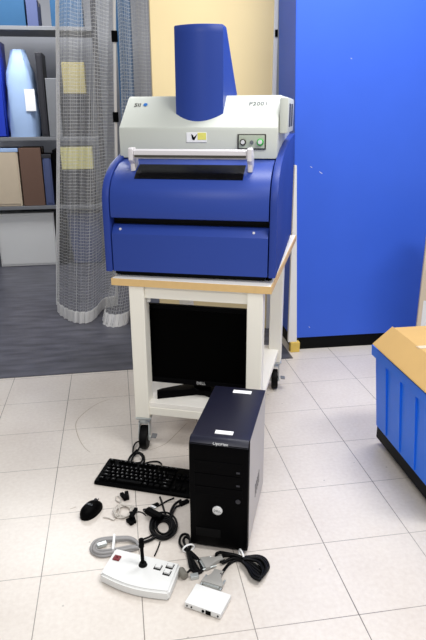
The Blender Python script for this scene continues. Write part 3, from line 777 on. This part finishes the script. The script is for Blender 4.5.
def edge(at_, i, name, parent, r=.012, clips=()):
    bm = bmesh.new(); P = [at_(i, k/20)+Vector((0, -.008, 0)) for k in range(21)]
    tube(bm, P, r, 8, 2); link(name, bm, 'white_trim', parent, 60)
    for s in clips:
        p = at_(i, s)+Vector((0, -.01, 0)); link('clip', B(p.x-.018, p.x+.018, p.y-.016, p.y+.012, p.z-.03, p.z+.03, .004), 'black', parent)
edge(at1, n1-1, 'edge_rope', c1, .010, (.525, .705, .812))
edge(at1, 0, 'edge_rope', c1, .012)
b2 = [Q(103, 318), Q(104, 325), Q(115, 327.5), Q(127, 324), Q(129.5, 317), Q(134, 309), Q(142, 306)]
t2 = qts(b2, [(119, 4.08), (121, 3.98), (125, 4.0), (131, 4.06), (138, 3.95), (146, 4.0), (152, 3.95)], True)
c2, at2, n2 = curtain('vinyl_curtain', 'clear mesh vinyl curtain beside the beige wall, right of the clipped edge', b2, t2, .014, CZT, 4)

# ------------------------------------------------------------------ shelving and goods in the far room
RY = 5.55
def fx(px, py=150): return AY(px, py, RY).x
def fz(py, px=40): return AY(px, py, RY).z
xa, xb = fx(-22), fx(104)
rk = thing('storage_rack', 'dark grey steel storage rack in the far room, seen left and through the curtain', 'shelving', (0, 0, .003))
for x in (xa, xb-.04):
    for y in (RY+.0, RY+.44): link('post', B(x, x+.04, y, y+.04, 0, 2.45, .003), 'dark', rk)
levels = [fz(206), fz(137), fz(26)]
for z in levels: link('shelf_board', B(xa, xb, RY+.002, RY+.478, z-.03-.003, z-.003, .002), 'grey', rk)
def good(name, label, cat, px0, px1, py0, base, m, dy=.0, dep=.3, kind='box', lidm=None):
    """goods standing on a level (height base), from px0 to px1, up to py0"""
    x0_, x1_ = fx(px0), fx(px1); z1 = AY((px0+px1)/2, py0, RY+dy).z; h = z1-base-.001; w = x1_-x0_
    o = thing(name, label, cat, ((x0_+x1_)/2, RY+.02+dy, base+.001), 0, 'cartons on the far rack' if kind == 'carton' else None)
    if kind == 'carton':
        link('body', B(-w/2, w/2, 0, dep, 0, h, .004), m, o)
        link('tape', B(-.025, .025, -.001, dep*.5, h-.002, h+.001), 'card_pale', o) if False else link('tape', B(-w/2-.0005, w/2+.0005, dep*.42, dep*.58, h-.04, h+.0008), 'card_pale', o)
    elif kind == 'bin':
        bm = bmesh.new(); tp = 0.88
        prism(bm, [(-w/2*tp, 0), (w/2*tp, 0), (w/2, h), (w/2-.008, h), (w/2*tp-.008, .008), (-w/2*tp+.008, .008), (-w/2+.008, h), (-w/2, h)], 0, dep, 'y')
        bx(bm, -w/2*tp, w/2*tp, 0, .008, 0, h*.98); bx(bm, -w/2*tp, w/2*tp, dep-.008, dep, 0, h*.98)
        link('body', bm, m, o)
        link('rim', B(-w/2-.006, w/2+.006, -.006, .004, h-.03, h, .002), m, o)
    elif kind == 'bag':
        bm = bmesh.new(); rings = []
        for k in range(9):
            s = k/8; f = (1, 1.03, 1.04, 1.02, 1, .95, .85, .62, .4)[k]
            rings.append([bm.verts.new((w/2*f*math.copysign(abs(math.cos(2*PI*j/20))**.6, math.cos(2*PI*j/20))+.012*math.sin(j*2+k), dep/2+dep/2*f*math.copysign(abs(math.sin(2*PI*j/20))**.6, math.sin(2*PI*j/20)), h*s)) for j in range(20)])
        for a, b in zip(rings, rings[1:]):
            for j in range(20): bm.faces.new((a[j], a[(j+1) % 20], b[(j+1) % 20], b[j]))
        bm.faces.new(rings[0]); bm.faces.new(rings[-1][::-1])
        link('body', bm, m, o, 60)
    else:
        link('body', B(-w/2, w/2, 0, dep, 0, h, .006), m, o)
        link('front_door', B(-w/2+.012, w/2-.012, -.004, .001, .02, h-.02, .003), m, o)
    if lidm: link('lid', B(-w/2-.006, w/2+.006, -.006, dep+.006, h-.02, h+.012, .004), lidm, o)
    return o
L0, L1, L2 = levels
good('storage_bin', 'deep blue storage bin at the left edge, on the far rack', 'bin', -12, 10, 40, L1, 'bin_blue', kind='bin')
lb = good('plastic_bag', 'pale blue plastic bag on the far rack with a white paper on it', 'bag', 11, 40, 48, L1, 'lightblue', kind='bag')
p = AY(35, 100, RY+.01); q = AY(30, 111, RY+.01)
link('paper_sheet', B(fx(30)-lb.location.x, fx(40)-lb.location.x, -.012, -.008, fz(111)-lb.location.z, fz(89)-lb.location.z), 'paper', lb)
good('file_box', 'charcoal file box on the far rack beside the pale blue bag', 'box', 43.5, 50, 52, L1, 'dark')
good('carton', 'grey carton on the far rack behind the curtain\'s left edge', 'box', 51, 64, 78, L1, 'grey', kind='carton')
o = good('carton', 'dark slate carton at middle height of the far rack, seen through the curtain', 'box', 66, 93, 94, L1, 'dark', kind='carton')
good('carton', 'tan carton on top of the dark slate carton, seen through the curtain', 'box', 68, 90, 62, AY(79.5, 94, RY).z+.002, 'khaki', kind='carton')
good('carton', 'dark blue board box on the top shelf of the far rack', 'box', 8, 38, -6, L2, 'darkwall', kind='carton')
good('carton', 'slate blue box on the top shelf beside the dark blue box', 'box', 39.5, 50, -2, L2, 'slate', kind='carton')
good('carton', 'teal blue carton on the top shelf, seen through the curtain', 'box', 62, 92, -6, L2, 'darkwall', kind='carton')
good('parcel', 'brown carton on the lower shelf, left of the curtain', 'box', 18, 40, 148, L0, 'brown', kind='carton')
good('storage_case', 'pale grey plastic case at the left edge of the lower shelf', 'case', -12, 16.5, 150, L0, 'card_pale', lidm='lightblue')
good('tool_case', 'slate blue tool case on the lower shelf beside the brown carton', 'case', 41, 49.5, 156, L0, 'slate', lidm='dark')
good('file_box', 'black upright box on the lower shelf at the curtain\'s left edge', 'box', 51.5, 58, 150, L0, 'black')
o = good('carton', 'dark carton on the lower shelf, under the yellowish carton behind the curtain', 'box', 60, 93, 170, L0, 'dark', kind='carton')
good('carton', 'yellowish carton on the lower shelf, seen through the curtain', 'box', 60, 92, 147, AY(76.5, 170, RY).z+.002, 'yellowcard', kind='carton')
# floor goods
FB = .004
def fgood(*a, **k): return good(*a, **k)
good('cabinet', 'low white cabinet on the dark floor under the far rack, at the left edge', 'cabinet', -14, 47, 214, FB, 'white', dy=.03, dep=.36)
good('floor_box', 'black box on the dark floor beside the white cabinet', 'box', 48.5, 58, 214, FB, 'black', dy=.03, dep=.3)
good('crate', 'slate blue crate on the dark floor, seen through the curtain', 'crate', 62, 97, 214, FB, 'slate', dy=.03, dep=.3, kind='bin')
x0_ = AY(118, 60, 5.3).x; x1_ = AY(133, 60, 5.3).x
t = thing('display_board', 'tall teal blue board standing behind the right vinyl curtain', 'board', ((x0_+x1_)/2, 5.3, .0035))
link('panel', B(-(x1_-x0_)/2, (x1_-x0_)/2, 0, .04, .03, 2.5, .004), 'darkwall', t)
for sx_ in (-1, 1): link('foot', B(sx_*(x1_-x0_)/2*.8-.02, sx_*(x1_-x0_)/2*.8+.02, -.12, .16, 0, .03, .004), 'dark', t)

# ------------------------------------------------------------------ right foreground goods
g0 = G(376, 441)
cr = thing('plastic_crate', 'bright blue plastic crate on a black dolly at the right edge', 'crate', (1.024, 1.53, 0), R(-1))
CWd, CDp, Z0, Z1, FL_ = .42, .56, .085, .445, .03
link('dolly', B(.002, CWd-.002, .002, CDp-.002, .03, Z0-.001, .004), 'black_soft', cr)
for x in (.05, CWd-.05):
    for y in (.06, CDp-.06): link('wheel', cyl(bmesh.new(), .0148, .0148, -.01, .01, 18, T(x, y, .015, 0, PI/2, 0)), 'black_soft', cr, 40)
def ringv(bm, e, z): return [bm.verts.new(p) for p in ((-e, -e, z), (CWd+e, -e, z), (CWd+e, CDp+e*.4, z), (-e, CDp+e*.4, z))]
bm = bmesh.new()
rs = [ringv(bm, 0, Z0), ringv(bm, FL_, Z1), ringv(bm, FL_-.006, Z1), ringv(bm, -.006, Z0+.008)]
for a, b in zip(rs, rs[1:]):
    for k in range(4): bm.faces.new((a[k], a[(k+1) % 4], b[(k+1) % 4], b[k]))
bm.faces.new(rs[0]); bm.faces.new(rs[-1])
link('body', bm, 'crate', cr)
bm = bmesh.new()
rs = [ringv(bm, FL_-.004, Z1-.04), ringv(bm, FL_+.012, Z1-.04), ringv(bm, FL_+.014, Z1+.002), ringv(bm, FL_-.006, Z1+.002)]
for a, b in zip(rs, rs[1:]+rs[:1]):
    for k in range(4): bm.faces.new((a[k], a[(k+1) % 4], b[(k+1) % 4], b[k]))
link('rim', bm, 'crate', cr)
for i in range(4):
    y = .08+i*.125
    bm = prism(bmesh.new(), [(.001, Z0+.01), (-.006, Z0+.01), (-FL_-.004, Z1-.042), (-FL_+.004, Z1-.042)], y, y+.014, 'y')
    link('rib', bm, 'crate', cr)
bx0 = thing('cardboard_box', 'tan cardboard box standing inside the blue crate', 'box', (1.036, 1.62, Z0+.010), R(-1))
link('body', B(0, .34, 0, .44, 0, .44, .004), 'card', bx0)
link('flap', prism(bmesh.new(), [(.0, .439), (.004, .443), (-.070, .377), (-.073, .373)], -.002, .442, 'y'), 'card', bx0)
link('flap', prism(bmesh.new(), [(.336, .443), (.34, .439), (.42, .400), (.417, .405)], -.002, .442, 'y'), 'card', bx0)
link('tape', B(.0, .34, .21, .235, .4402, .4415), 'card_pale', bx0)
lb2 = AY(419.5, 300, 2.72)
pb = thing('leaning_carton', 'pale carton standing behind the blue crate at the right edge', 'box', (lb2.x, 2.72, 0), R(-28))
link('body', B(0, .35, 0, .22, 0, AY(422, 216, 2.72).z, .004), 'card_pale', pb)
link('label', B(.02, .20, -.001, .001, .28, .42), 'white', pb)

# ------------------------------------------------------------------ light: ceiling fluorescents and an added fill lamp
def lamp(name, x, y, z, sx_, sy_, w, col=(1, 1, 1)):
    l = bpy.data.lights.new(name, 'AREA'); l.shape = 'RECTANGLE'; l.size = sx_; l.size_y = sy_; l.energy = w; l.color = col
    o = bpy.data.objects.new(name, l); COL.objects.link(o); o.location = (x, y, z); return o
lamp('ceiling_or_fill_lamp', -.7, -.5, 2.75, 1.3, .5, 46, (1, .985, .95))  # fill added behind the camera to brighten upright faces turned to it
lamp('ceiling_or_fill_lamp', 1.5, .8, 2.75, 1.3, .5, 46, (1, .99, .97))
lamp('ceiling_or_fill_lamp', 1.1, 2.5, 2.75, 1.3, .4, 36, (.98, .99, 1))
lamp('ceiling_or_fill_lamp', -.8, 4.9, 2.75, 1.3, .5, 44, (.97, .98, 1))
w = bpy.data.worlds.new('world'); S.world = w; w.use_nodes = True
w.node_tree.nodes['Background'].inputs[0].default_value = (.95, .97, 1, 1); w.node_tree.nodes['Background'].inputs[1].default_value = .42
S.view_settings.view_transform = 'Standard'; S.view_settings.look = 'None'; S.view_settings.gamma = 1; S.view_settings.use_curve_mapping = False
S.view_settings.exposure = .12
